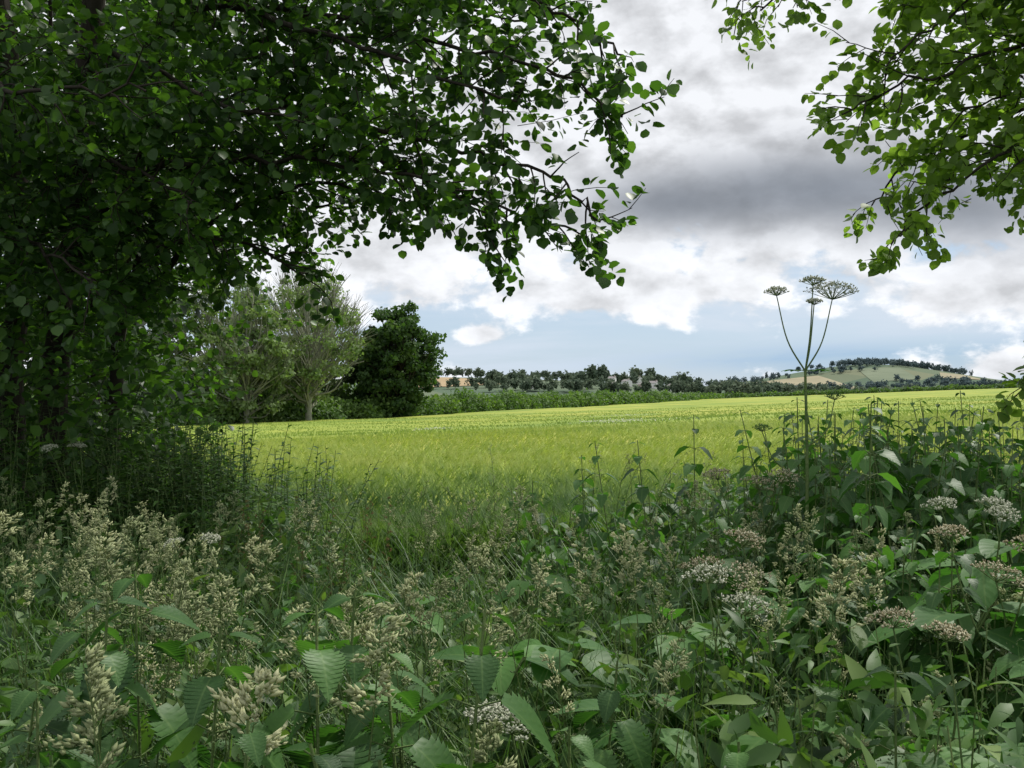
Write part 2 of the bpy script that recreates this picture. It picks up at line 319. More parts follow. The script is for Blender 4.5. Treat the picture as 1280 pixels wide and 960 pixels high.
def limb(wood,tw,pts,r0,r1,leaf,t0=.15,dens=.11,bl=(.25,.6),nl=6,droop=.3,twstep=.09):
    P=cr(pts,6); wob=rng.normal(0,.012,P.shape); wob[0]=0; P=P+wob
    seg=np.linalg.norm(np.diff(P,axis=0),axis=1); S=np.concatenate([[0],np.cumsum(seg)]); Lt=S[-1]
    wood.tube(P,r0+(r1-r0)*(S/Lt)**.8,6)
    def at(s): return np.array([np.interp(s,S,P[:,k]) for k in range(3)])
    s=t0*Lt
    while s<Lt:
        q=at(s); tg=nn(at(min(s+.05,Lt))-at(max(s-.05,0))); tt=s/Lt
        side=nn(np.cross(tg,rv())); d=nn(tg*.75+side*.85+np.array([0,0,.1]))
        Lb=random.uniform(*bl)*(1-.45*tt)
        B=[q]; dd=d
        for i in range(5): dd=nn(dd+rv()*.18+np.array([0,0,-droop*.22])); B.append(B[-1]+dd*Lb/5)
        B=np.array(B); wood.tube(B,np.linspace(max(.004,r1),.002,6),4)
        m=max(2,int(Lb/twstep))
        for j in range(m):
            f=(j+.8)/m*5; i=min(int(f),4); qq=B[i]+(B[i+1]-B[i])*(f-i); td=nn(B[i+1]-B[i])
            tw.add(qq,nn(td*.7+nn(np.cross(td,rv()))*.8),random.uniform(.08,.2),nl,leaf)
        s+=dens*random.uniform(.6,1.4)
    tw.add(P[-1],P[-1]-P[-2],.15,nl,leaf)
def fill(tw,n,vol,leaf,hub,L=(.25,.5),nl=10):
    for i in range(n):
        p=vol()
        if p is None: continue
        tw.add(p,nn(nn(p-hub(p))+rv()*.8+np.array([0,0,-.1])),random.uniform(*L),nl,leaf)
# ---------------------------------------------------------------- near left alder
tree=empty('alder_tree'); W=MB(); tw=TwigSet(); lf=MB()
stems=[([(-2.9,6,-.1),(-2.95,5.95,1.5),(-2.72,5.8,3.0),(-2.5,5.6,4.6),(-2.1,5.2,6.5)],.10,.05),
       ([(-3.15,6.1,-.1),(-3.3,6.1,1.4),(-3.2,6.0,3.0),(-3.4,5.9,5.5)],.09,.05),
       ([(-2.75,6.05,-.1),(-2.6,6.0,1.0),(-2.5,5.9,2.2),(-2.1,5.5,3.8),(-1.4,4.9,5.4)],.05,.03),
       ([(-3.05,5.9,-.1),(-3.3,5.6,1.5),(-3.35,5.1,3.0),(-3.0,4.4,5.0)],.06,.04)]
for P,a,c in stems:
    Q=cr(P,8); W.tube(Q+rng.normal(0,.01,Q.shape),np.linspace(a,c,len(Q)),10)
limbs=[[(-2.6,5.7,3.5),(-1.9,5.3,3.85),(-1.17,5,3.75),(-.30,4.3,3.3),(.21,4,3.06),(.48,4,2.88)],
 [(-2.4,5.5,4.4),(-1.3,4.9,4.1),(-.15,4.3,3.6),(.28,4.1,3.34),(.50,4,3.14)],
 [(-2.75,5.8,2.9),(-2.0,5.4,3.2),(-1.34,5,3.22),(-.55,4.5,2.95),(0,4.2,2.73),(.28,4,2.56),(.37,4,2.42)],
 [(-2.9,5.9,2.4),(-2.1,5.5,2.95),(-1.53,5.2,3.04),(-.87,4.8,2.92),(-.39,4.5,2.72),(0,4.3,2.52),(.27,4.2,2.42)],
 [(-2.4,5.9,2.2),(-1.8,5.5,2.7),(-1.04,5.0,2.82),(-.48,4.8,2.66)],
 [(-2.5,5.9,2.0),(-2.2,5.6,2.6),(-1.5,5.3,2.78),(-.95,5.2,2.72)],
 [(-2.9,5.9,2.0),(-2.0,5.2,2.5),(-1.5,5.0,2.5),(-1.1,5.0,2.32)],
 [(-2.2,5.4,4.2),(-1.2,4.7,3.6),(-.5,4.2,3.2),(0.02,4.0,2.95)],
 [(-2.2,5.4,4.6),(-1.2,5.2,4.2),(-.4,5.2,3.9),(.2,5.2,3.75)],
 [(-2.6,5.6,3.6),(-2.0,4.6,3.4),(-1.3,4.2,3.0),(-.8,4.0,2.85)],
 [(-2.6,5.6,3.0),(-2.2,4.8,2.9),(-1.7,4.3,2.7),(-1.35,4.1,2.5)],
 [(-3.2,5.9,3.4),(-2.6,4.6,3.2),(-2.1,4.0,3.0),(-1.5,3.8,2.95)],
 [(-3.2,5.9,2.9),(-2.7,5.0,2.5),(-2.3,4.5,2.4),(-1.9,4.2,2.2)],
 [(-2.8,5.8,2.6),(-2.0,5.1,2.9),(-1.2,4.6,2.85),(-.5,4.3,2.7),(-.1,4.2,2.5)]]
for i,P in enumerate(limbs): limb(W,tw,P,.026,.005,.054,t0=.12,dens=.08,nl=8,twstep=.08)
def volL():
    p=np.array([rng.uniform(-6,-.7),rng.uniform(4.2,8.0),rng.uniform(2.1,6)])
    if p[0]>-1.3-(3.0-p[2])*.9 and p[2]<3.0: return None
    if p[0]>-1.0 and p[2]<4.0: return None
    if p[0]>-2.0 and rng.random()<.35: return None
    return p
def volC():
    p=np.array([rng.uniform(-1.9,.05),rng.uniform(4.2,5.6),rng.uniform(2.8,4.6)])
    if p[2]<2.96+.6*(p[0]+.6)+.25*math.sin(p[0]*7+p[1]*3): return None
    if math.sin(p[0]*9+2*math.sin(p[2]*5))*math.sin(p[2]*8+p[1])>.4: return None
    return p
hubL=lambda p:np.array([-2.8,6,p[2]-.6])
fill(tw,2900,volL,.060,hubL); fill(tw,560,volC,.054,hubL)
def volT():
    p=np.array([rng.uniform(-4.2,-1.95),rng.uniform(4.7,6.0),rng.uniform(.8,3.4)])
    if p[0]/p[1]>-.39-.04*math.sin(p[2]*7): return None
    return p
fill(tw,950,volT,.058,hubL)
def volLow():
    p=np.array([rng.uniform(-5.5,-2.15),rng.uniform(6.2,8.5),rng.uniform(.4,2.8)]); 
    if p[0]/p[1]>-.35-.04*math.sin(p[2]*6): return None
    return p
fill(tw,900,volLow,.064,hubL)
tw.build(W,lf,T_round,.28,.5)
to=TwigSet(); W2=MB()
def over(x0,x1):
    def f():
        y=rng.uniform(-2,8.5); x=rng.uniform(x0,x1); zmin=max(4.2,1.7+.50*y+.25); z=zmin+rng.random()*2.2
        s=math.sin(x*1.7+1.3*math.sin(y*1.5))*math.sin(y*1.6+x*.6)
        if s>.3: return None
        return np.array([x,y,z])
    return f
fill(to,520,over(-6,1.5),.10,hubL,(.4,.8),10)
to.build(W2,lf,T_round3,.3,.6,.004)
for P in [[(-2.1,5.2,6.4),(-.9,3.5,6.0),(.5,2,5.6)],[(-3,4.4,5),(-2.2,2.5,5.3),(-1.5,0,5.2)],[(-2.5,5.6,4.6),(-3,3,5.5),(-3.5,1,5.8)]]:
    W.tube(cr(P),np.linspace(.04,.015,13),6)
W.obj('trunk_and_limbs',[M_bark],tree); W2.obj('high_twigs',[M_bark],tree); lf.obj('foliage',[M_alder],tree)
# ---------------------------------------------------------------- hazel thicket behind the alder
def rnd_cloud(mb,n,vol,ls,mat=0,rb=0.):
    T=vol(n); n=len(T); D=nrm(rng.normal(size=(n,3))*[1,1,.6]+[0,0,-.3]); U=nrm(np.array([0,-.2,1.])+rng.normal(size=(n,3))*.6)
    mb.add(T_round3,frames(D,U,ls*rng.uniform(.6,1.3,n)),T,np.clip(rb+rng.random(n),0,1),mat)
th=empty('hazel_thicket'); W=MB(); lf=MB()
def vt(n):
    x=rng.uniform(-12,-2.4,n); y=rng.uniform(8.6,13.5,n); z=rng.uniform(0,8,n)
    a=x/y; lim=-.345+.02*np.sin(z*4)+.03*np.sin(z*1.7+1)+.012*np.maximum(z-3.0,0)
    k=(a<lim)&(z<7.5+.5*np.sin(x*2)); return np.stack([x,y,z+gz(x,y)],1)[k]
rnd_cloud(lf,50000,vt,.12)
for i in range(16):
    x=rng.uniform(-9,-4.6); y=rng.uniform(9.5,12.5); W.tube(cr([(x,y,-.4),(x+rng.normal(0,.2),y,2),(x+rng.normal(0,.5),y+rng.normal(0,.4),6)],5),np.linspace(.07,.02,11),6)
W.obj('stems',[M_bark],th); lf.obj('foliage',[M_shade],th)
# ---------------------------------------------------------------- right hazel
tree=empty('hazel_tree'); W=MB(); tw=TwigSet(); lf=MB()
W.tube(cr([(4.6,4.6,-.2),(4.5,4.6,1.6),(4.2,4.5,3.4),(3.8,4.3,5.5)],8),np.linspace(.16,.07,25),10)
limbs=[[(4.3,4.5,2.8),(3.1,4.4,3.3),(2.3,4.1,3.25),(1.75,4,3.05),(1.42,4,2.90)],
 [(4.3,4.5,2.6),(3.0,4.3,2.95),(2.2,4,2.75),(1.8,4,2.5),(1.62,4,2.33)],
 [(4.3,4.5,3.2),(3.0,4.2,3.7),(2.2,4.1,3.5),(1.85,4,3.3),(1.62,4,3.12)],
 [(4.2,4.5,3.0),(3.0,4.6,3.2),(2.3,4.6,3.0),(1.95,4.6,2.8),(1.8,4.6,2.62)],
 [(4.2,4.5,3.6),(3.1,4.4,4.1),(2.3,4.3,3.9),(1.9,4.3,3.6)],
 [(4.3,4.5,2.4),(3.2,4.1,2.7),(2.5,3.9,2.8),(2.05,3.8,2.62)],
 [(4.3,4.5,2.9),(3.2,4.3,3.1),(2.5,4.2,3.1),(2.0,4.1,2.95)],
 [(4.3,4.5,3.4),(3.2,4.3,3.6),(2.5,4.2,3.5),(1.9,4.1,3.55)],
 [(4.0,4.4,4.6),(2.8,4.2,4.4),(1.9,4.1,3.85),(1.35,4,3.55),(1.08,4,3.36)],
 [(4.0,4.4,4.6),(2.5,4.4,4.4),(1.6,4.3,3.9),(1.25,4.2,3.6),(1.0,4.2,3.45)],
 [(4.4,4.5,1.6),(3.2,4.2,2.0),(2.6,4.0,1.95),(2.25,3.9,1.80)],
 [(4.4,4.5,1.5),(3.2,4.2,1.9),(2.6,4.0,1.80),(2.15,3.9,1.70)]]
for i,P in enumerate(limbs):
    if i<8: limb(W,tw,P,.022,.004,.054,t0=.3,dens=.06,nl=9,bl=(.2,.5),twstep=.07)
    elif i<10: limb(W,tw,P,.018,.004,.046,t0=.3,dens=.07,nl=9,bl=(.15,.32),twstep=.075)
    else: limb(W,tw,P,.012,.003,.055,t0=.5,dens=.07,nl=9,bl=(.12,.28))
def volR():
    p=np.array([rng.uniform(1.9,3.3),rng.uniform(3.9,4.9),rng.uniform(2.55,4.1)])
    if p[2]<2.55+.35*math.sin(p[0]*4)+.3*(p[0]<2.2): return None
    return p
fill(tw,230,volR,.052,lambda p:np.array([4.2,4.5,p[2]-.3]),(.2,.4),9)
tw.build(W,lf,T_round,.28,.6); to=TwigSet(); W2=MB()
fill(to,540,over(1.2,9),.10,lambda p:np.array([4.2,4.5,p[2]-.6]),(.4,.8),10)
to.build(W2,lf,T_round3,.3,.6,.004)
for P in [[(4,4.4,5),(3,6.5,6.2),(2,8,7)],[(4,4.4,5),(2.5,2.5,5),(1,1,4.9)],[(4,4.4,4.6),(5.5,6,5.4),(6.5,7,6.3)]]:
    W.tube(cr(P),np.linspace(.05,.02,13),6)
W.obj('trunk_and_limbs',[M_bark],tree); W2.obj('high_twigs',[M_bark],tree); lf.obj('foliage',[M_maple],tree)
# ---------------------------------------------------------------- mid-distance trees
M_twig=noisemat('pale_twig',[(.3,(.16,.17,.12)),(.7,(.28,.29,.22))],3)
def midtree(name,x,y,h,rw,leafm,nclump,per,ls,bare=0.,z0=.18,lean=0.,cs=.23):
    e=empty(name); W=MB(); lf=MB(); base=np.array([x,y,gz(x,y)-.2])
    top=base+np.array([lean,0,h*.8])
    W.tube(cr([base,base+[0,0,h*.25],base*.5+top*.5,top],5),np.linspace(h*.022,h*.006,16),8)
    C=[]
    for i in range(nclump):
        while True:
            q=rng.uniform(-1,1,3)
            rr=np.linalg.norm(q)
            if rr<.95 and rr>.3: break
        q=q*(1+.10*math.sin(q[0]*7+q[2]*5+x))
        zz=(q[2]+1)/2
        c=base+np.array([q[0]*rw+lean*zz,q[1]*rw,h*(z0+(1-z0)*zz*.95)])
        C.append(c)
        st=base+np.array([lean*zz*.5,0,h*(z0*.6+.5*zz*(1-z0))])
        m=(st+c)/2+rng.normal(0,.03*h,3)
        W.tube(cr([st,m,c+(c-st)*.12],4),np.linspace(h*.007,h*.002,9),4)
        if bare:
            for k in range(6):
                dd=nn(nn(c-st)+rv()*.6+[0,0,.3]); W.tube(np.array([c-(c-st)*.2*random.random(),c+dd*h*.07,c+dd*h*.13+rv()*h*.01]),np.array([.02,.013,.008])*h/10,3)
    C=np.array(C); n=nclump*per
    idx=rng.integers(0,nclump,n); sz=rng.uniform(.45,1.25,nclump)*rw*cs
    off=nrm(rng.normal(size=(n,3)))*(rng.random(n)**.45)[:,None]*sz[idx][:,None]*np.array([1.25,1.25,.75])
    T=C[idx]+off
    keep=T[:,2]>base[2]+.3; T=T[keep]; off=off[keep]; idx=idx[keep]; n=len(T)
    D=nrm(rng.normal(size=(n,3))); U=nrm(off+rng.normal(size=(n,3))*.4*rw*.2+np.array([0,0,.3]))
    cl=rng.random(nclump)
    lf.add(T_quad,frames(D,U,rng.uniform(.6,1.3,n)*ls),T,np.clip(cl[idx]*.6+rng.random(n)*.4,0,1))
    W.obj('trunk_and_limbs',[M_bark if not bare else M_twig],e); lf.obj('foliage',[leafm],e); return e
midtree('oak_tree',-11.6,93,13.0,4.5,M_oak,190,110,.28,z0=.03,cs=.17)
midtree('oak_tree',-14.8,97,11.0,3.0,M_oak,60,130,.28,z0=.05,cs=.22)
midtree('ash_tree',-17.6,80,14.6,4.2,M_ash,90,75,.20,bare=1,z0=.10,cs=.19)
midtree('ash_tree',-21.8,76,13.2,3.8,M_ash,80,120,.22,bare=1,z0=.06,cs=.19)
midtree('ash_tree',-26.5,84,15.5,5,M_ash,80,110,.22,bare=1,z0=.06)
midtree('ash_tree',-20,95,17.5,5,M_ash,100,45,.20,bare=1,z0=.15)
midtree('ash_tree',-31,80,14.5,5,M_hedge,70,120,.26,bare=1,z0=.06)
def leafrow(mb,P,h,w,n,ls,lump=.25,rb=0.):
    P=np.asarray(P,float); seg=np.linalg.norm(np.diff(P,axis=0),axis=1); S=np.concatenate([[0],np.cumsum(seg)])
    s=rng.random(n)*S[-1]
    x=np.interp(s,S,P[:,0]); y=np.interp(s,S,P[:,1])
    hh=h*(1+lump*(.5*np.sin(s*.37)+.35*np.sin(s*.9+1)+.3*np.sin(s*2.3+2)))+rng.normal(0,.06*h,n)
    a=rng.random(n)*math.pi; r=rng.random(n)**.3
    ww=w*(1+.25*np.sin(s*1.3))
    x=x+np.cos(a)*r*ww+rng.normal(0,.1,n); y=y+np.sin(rng.random(n)*6.28)*ww*r
    z=gz(x,y)+hh*np.sin(a)**.5*r
    T=np.stack([x,y,z],1); D=nrm(rng.normal(size=(n,3))); U=nrm(np.stack([np.cos(a),-.5+0*a,np.sin(a)+.2],1)+rng.normal(size=(n,3))*.6)
    mb.add(T_quad,frames(D,U,rng.uniform(.6,1.4,n)*ls),T,np.clip(rb+.25+.25*np.sin(s*.5+z)+rng.random(n)*.5,0,1))
hb=MB()
leafrow(hb,[(-13.5,91),(-4,116),(10,154)],2.8,1.6,22000,.24)
leafrow(hb,[(10,154),(40,240)],2.9,1.6,14000,.36)
leafrow(hb,[(40,240),(79,351),(160,381),(300,332)],2.4,1.6,16000,.55)
hb.obj('field_hedge',[M_hedge])
hb=MB(); leafrow(hb,[(-34,66),(-25,75),(-13,92)],2.6,2.0,16000,.24,.5); leafrow(hb,[(-60,80),(-30,88),(-16,100)],6.0,2.5,14000,.4,.5)
hb.obj('bramble_thicket',[M_hedge])
# ---------------------------------------------------------------- distant trees + village
def fartrees(name,pts,m,hr,nf=130):
    b=MB()
    for (x,y) in pts:
        h=random.uniform(*hr); w=h*random.uniform(.38,.6); c=np.array([x,y,float(gz(x,y))+h*.55])
        nl=7; cc=c+nrm(rng.normal(size=(nl,3)))*rng.random((nl,1))*np.array([w,w,h*.42])*.75
        idx=rng.integers(0,nl,nf); off=nrm(rng.normal(size=(nf,3)))*(rng.random((nf,1))**.4)
        T=cc[idx]+off*np.array([w*.5,w*.5,h*.26])
        b.add(T_quad,frames(rng.normal(size=(nf,3)),off+np.array([0,-.2,.4]),rng.uniform(.6,1.3,nf)*h*.15),T,np.clip(random.random()*.6+rng.random(nf)*.4,0,1))
    return b.obj(name,[m])
def line(x0,y0,x1,y1,n,j): 
    t=rng.random(n); return [(x0+(x1-x0)*a+rng.normal(0,j),y0+(y1-y0)*a+rng.normal(0,j)) for a in t]
pts=line(-90,885,140,900,90,10)+line(-5,760,75,770,28,12)+line(75,760,240,770,60,10)+line(100,840,330,900,60,15)+line(-12,640,56,640,34,8)+line(120,600,300,660,60,8)+line(58,615,118,612,20,3)+line(-80,672,-12,690,10,2)+line(66,676,120,678,9,3)
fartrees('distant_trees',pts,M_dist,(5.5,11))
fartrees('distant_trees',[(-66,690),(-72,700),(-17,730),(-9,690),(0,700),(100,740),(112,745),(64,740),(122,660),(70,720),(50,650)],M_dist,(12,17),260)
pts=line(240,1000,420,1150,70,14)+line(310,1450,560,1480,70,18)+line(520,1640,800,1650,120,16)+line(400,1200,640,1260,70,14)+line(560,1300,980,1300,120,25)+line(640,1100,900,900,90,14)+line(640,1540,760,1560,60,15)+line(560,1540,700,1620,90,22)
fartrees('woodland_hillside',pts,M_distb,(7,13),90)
M_white=noisemat('white_render',[(.3,(.66,.66,.64)),(.7,(.74,.74,.72))],2)
M_brick=noisemat('pale_brick',[(.3,(.42,.36,.31)),(.7,(.5,.43,.38))],2)
M_slate=noisemat('slate_roof',[(.3,(.2,.19,.19)),(.7,(.28,.26,.26))],2)
M_glass=noisemat('window_glass',[(.3,(.05,.055,.06)),(.7,(.08,.09,.1))],2,.2)
def boxmesh(x0,x1,y0,y1,z0,z1):
    V=[(x0,y0,z0),(x1,y0,z0),(x1,y1,z0),(x0,y1,z0),(x0,y0,z1),(x1,y0,z1),(x1,y1,z1),(x0,y1,z1)]
    return V,[(0,3,2,1),(4,5,6,7),(0,1,5,4),(1,2,6,5),(2,3,7,6),(3,0,4,7)]
def house(name,x,y,w,d,h,wm,rot):
    e=empty(name); z=float(gz(x,y)); e.location=(x,y,z); e.rotation_euler=(0,0,rot)
    b=MB(); V,F=boxmesh(-w/2,w/2,-d/2,d/2,-2,h); V=V+[(-w/2,0,h+d*.25),(w/2,0,h+d*.25)]; F=F+[(4,7,8),(5,9,6)]; b.raw(V,F); b.obj('walls',[wm],e,False)
    b=MB(); rz=h+d*.25+.12
    for s in(-1,1):
        b.raw([(-w/2-.3,s*(d/2+.4),h-.12),(w/2+.3,s*(d/2+.4),h-.12),(w/2+.3,0,rz),(-w/2-.3,0,rz)],[(0,1,2,3)])
    b.obj('roof',[M_slate],e,False)
    b=MB(); n=2
    for fl in(1.0,3.3):
        if fl+1.0>h: continue
        for k in range(n):
            cx_=-w/2+w*(k+.5)/n; V,F=boxmesh(cx_-.4,cx_+.4,-d/2-.06,-d/2+.05,fl,fl+1.0); b.raw(V,F)
    b.obj('windows',[M_glass],e,False)
    b=MB(); V,F=boxmesh(w*.35-.4,w*.35+.4,-.4,.4,h,rz+.7); b.raw(V,F); b.obj('chimney',[M_brick],e,False)
for (x,y,w,h,wm,r) in [(70,650,5.5,3.6,M_white,-.5),(83,668,6,3.8,M_white,-1.0),(92,650,5,3.4,M_brick,-.8),(101,660,6,3.8,M_white,-.5),(112,646,5,3.6,M_white,-1.1),(95,700,6,4.2,M_white,-.9),(76,700,5,4,M_white,-.4),(15,665,6,4.5,M_white,-.9)]:
    house('village_house',x,y,w,5,h,wm,r)
# ---------------------------------------------------------------- foreground
def nettles(name,plants,tpl,mats):
    st=MB(); lv=Leaves(); fl=[]
    for (x,y,h,ls) in plants:
        z0=float(gz(x,y)); ln=rng.normal(0,.07,2)*h
        P=cr([(x,y,z0),(x+ln[0]*.3,y+ln[1]*.3,z0+h*.5),(x+ln[0],y+ln[1],z0+h)],5)
        st.tube(P,np.linspace(.0042,.0018,len(P)),4,1)
        a=random.random()*3.14; zz=h-.012; k=0
        while zz>h*.3:
            f=zz/h*(len(P)-1); i=min(int(f),len(P)-2); q=P[i]+(P[i+1]-P[i])*(f-i)
            L=ls*min(1.,.36+.24*k)*random.uniform(.8,1.15)
            for s in(0,math.pi):
                aa=a+s+rng.normal(0,.2); hd=np.array([math.cos(aa),math.sin(aa),0])
                pt=q+hd*L*.28+np.array([0,0,L*.08]); 
                if L>.04: st.tube(np.array([q,pt]),.0013,3,1)
                dr=-.2-.13*min(k,4)+rng.normal(0,.15)
                lv.put(pt,hd+np.array([0,0,dr]),nn(np.array([0,0,1])+.35*hd+rv()*.2),L)
                if 1<=k<=6:
                    for m_ in range(3):
                        b0=aa+rng.normal(0,.8); dd=np.array([math.cos(b0),math.sin(b0),-.2]); pp=q.copy()
                        for g_ in range(6):
                            pp=pp+nn(dd)*.008; dd=dd+np.array([0,0,-.22]); fl.append(pp)
            a+=math.pi/2+rng.normal(0,.15); k+=1; zz-=random.uniform(.032,.052)*(1+.12*k)*h/1.2
    m=MB(); lv.flush(m,tpl,0)
    fl=np.array(fl); n=len(fl)
    if n: m.add(T_spk,frames(rng.normal(size=(n,3)),rng.normal(size=(n,3)),np.full(n,.006)),fl+rng.normal(0,.002,(n,3)),rng.random(n)*.3,2)
    m.q=st.q
    return m.obj(name,mats)
M_tass=leafmat('nettle_tassel',[(0,(.1,.15,.06)),(1,(.2,.26,.11))],.3)
pl=[]
for i in range(380):
    y=rng.uniform(1.9,5.2); x=rng.uniform(.1,.66*y+.2); a=x/y
    h=1.06+.30*sstep(.1,.42,a)+rng.normal(0,.08)+.04*(y-3)
    pl.append((x,y,h,.09))
for i in range(95):
    y=rng.uniform(2.7,4.6); x=rng.uniform(.30,.64)*y; pl.append((x,y,rng.uniform(1.40,1.68),.085))
for (x,y,h) in [(.72,3.6,1.60),(.6,3.7,1.5),(.95,3.4,1.52),(1.15,3.6,1.62),(1.35,3.5,1.66),(1.5,3.4,1.58),(1.7,3.3,1.66),(1.85,3.4,1.62),(1.55,3.8,1.68),(1.15,4.0,1.6),(.5,4,1.48),(.35,4.2,1.40),(1.3,2.9,1.56),(1.5,2.8,1.55),(1.9,3.7,1.7),(2.0,3.5,1.62),(1.0,3.9,1.5),(.85,3.3,1.4)]: pl.append((x,y,h,.085))
for i in range(190):
    y=rng.uniform(1.7,4.8); x=rng.uniform(-.66*y,.1); h=1.0+rng.normal(0,.09)-(.15 if abs(x/y+.08)<.12 else 0); pl.append((x,y,h,.09))
nettles('nettle_patch',pl,T_nettle_lo,[M_nettle,M_stem,M_tass])
pl=[(-.20,1.0,1.43,.13),(-.08,1.15,1.38,.12),(-.42,1.15,1.42,.13),(-.28,1.3,1.41,.12),(-.03,1.3,1.34,.12),(-.62,1.3,1.42,.12),(-.52,1.05,1.34,.12),(.30,1.1,1.28,.11),(.52,1.25,1.31,.11),(-.72,1.6,1.36,.11),(.6,1.7,1.26,.11),(.1,1.6,1.24,.11),(-.75,1.25,1.30,.11),(.7,1.2,1.26,.11),(.08,1.2,1.27,.12),(-.35,1.6,1.3,.11),(-.15,1.7,1.25,.11),
 (-.17,.82,1.42,.13),(-.06,.88,1.40,.13),(-.30,.88,1.38,.13),(.02,.95,1.36,.12),(-.40,.92,1.34,.12),(.25,.95,1.32,.12),(.40,1.0,1.33,.12),(-.12,.95,1.44,.12),(-.5,1.3,1.44,.12)]
nettles('stinging_nettle',pl,T_nettle,[M_nettle,M_stem,M_tass])
def H(x,y):
    a=x/np.maximum(y,.5)
    h=1.04+.1*np.sin(x*2.3+y)+.06*np.sin(x*5+y*3)
    h=h+.16*sstep(.05,.35,a)+.14*sstep(-.2,-.5,a)-.28*np.exp(-((a+.08)/.1)**2)*sstep(2.2,3.5,y)
    return h*(1-.65*sstep(5.0,6.4,y))
def fillveg(mb,tpl,n,sz,mat,y0=.9,y1=6.2,upj=.8,r=(0,1),top=1.,dz=(-.1,.5)):
    y=y0+(y1-y0)*rng.random(n)**1.1; x=rng.uniform(-.72,.72,n)*y
    t=(1-rng.random(n)**2*.75)*top
    z=gz(x,y)+H(x,y)*t*rng.uniform(.8,1.0,n)
    a=rng.random(n)*6.28; D=np.stack([np.cos(a),np.sin(a),rng.normal(*dz,n)],1); U=nrm(np.array([0,0,1])+rng.normal(size=(n,3))*upj*.5)
    S=sz*rng.uniform(.5,1.3,n)
    mb.add(tpl,frames(D,U,S),np.stack([x,y,z],1),rng.uniform(*r,n),mat)
u=MB()
fillveg(u,T_round3,5000,.032,0,top=.85); fillveg(u,T_nettle_lo,10000,.06,0,top=.92); fillveg(u,T_lance,14000,.08,1,dz=(.2,.7),upj=1.4,top=1.0)
fillveg(u,T_lance,30000,.03,0,r=(.3,1),top=1.06,upj=1.6,dz=(.1,.6))
n=1600; y=rng.uniform(1,6.0,n); x=rng.uniform(-.7,.7,n)*y
for i in range(n):
    h=float(H(x[i],y[i]))*random.uniform(.7,1.05); q=np.array([x[i],y[i],float(gz(x[i],y[i]))]); ln=rng.normal(0,.10,2)
    u.tube(np.array([q,q+[ln[0]*.3,ln[1]*.3,h*.6],q+[ln[0],ln[1],h]]),np.array([.003,.0025,.0015]),3,2)
u.obj('undergrowth',[M_under,M_grass,M_stem])
def shoots(name,spots,mats,ls=.045,tpl=T_lance):
    m=MB(); lv=Leaves()
    for (x,y,h) in spots:
        z0=float(gz(x,y)); ln=rng.normal(0,.10,2)*h
        P=cr([(x,y,z0),(x+ln[0]*.3,y+ln[1]*.3,z0+h*.55),(x+ln[0],y+ln[1],z0+h)],6); m.tube(P,np.linspace(.004,.0015,len(P)),3,1)
        for k in range(40):
            f=(.3+.7*k/40)*(len(P)-1); i=min(int(f),len(P)-2); q=P[i]+(P[i+1]-P[i])*(f-i); a=k*2.4
            hd=np.array([math.cos(a),math.sin(a),random.uniform(-.1,.9)]); lv.put(q,hd,np.array([0,0,1.])+rv()*.3,ls*(1.25-.7*k/40)*random.uniform(.8,1.2))
    lv.flush(m,tpl,0); return m.obj(name,mats)
sp=[(rng.uniform(-2.6,-1.0),rng.uniform(4.2,5.8),rng.uniform(1.15,1.42)) for i in range(170)]
sp+=[(rng.uniform(-3.4,-1.6),rng.uniform(4.6,5.9),rng.uniform(1.3,1.68)) for i in range(170)]
sp+=[(rng.uniform(-2.3,-1.35),rng.uniform(4.6,5.6),rng.uniform(1.32,1.58)) for i in range(120)]
shoots('willowherb_clump',sp,[M_under,M_stem],.08)
def grasses(name,n,region,lr,w,m,tpl):
    mb=MB(); x,y=region(n); n=len(x); a=rng.random(n)*6.28; s=rng.uniform(*lr,n)
    R=rotz(a,s,s); R[:,:,0]*=(w/s)[:,None]
    mb.add(tpl,R,np.stack([x,y,gz(x,y)],1),rng.random(n)); return mb.obj(name,[m])
def reg(n):
    y=rng.uniform(1.2,5.0,n); x=rng.uniform(-.7,.7,n)*y; k=~((x/y>-.3)&(y>3.4)&(rng.random(n)<.75)); return x[k],y[k]
grasses('long_grass',8500,reg,(.95,1.5),.008,M_grass,T_blade)
grasses('long_grass',5000,reg,(.95,1.3),.006,M_grass,T_blade2)
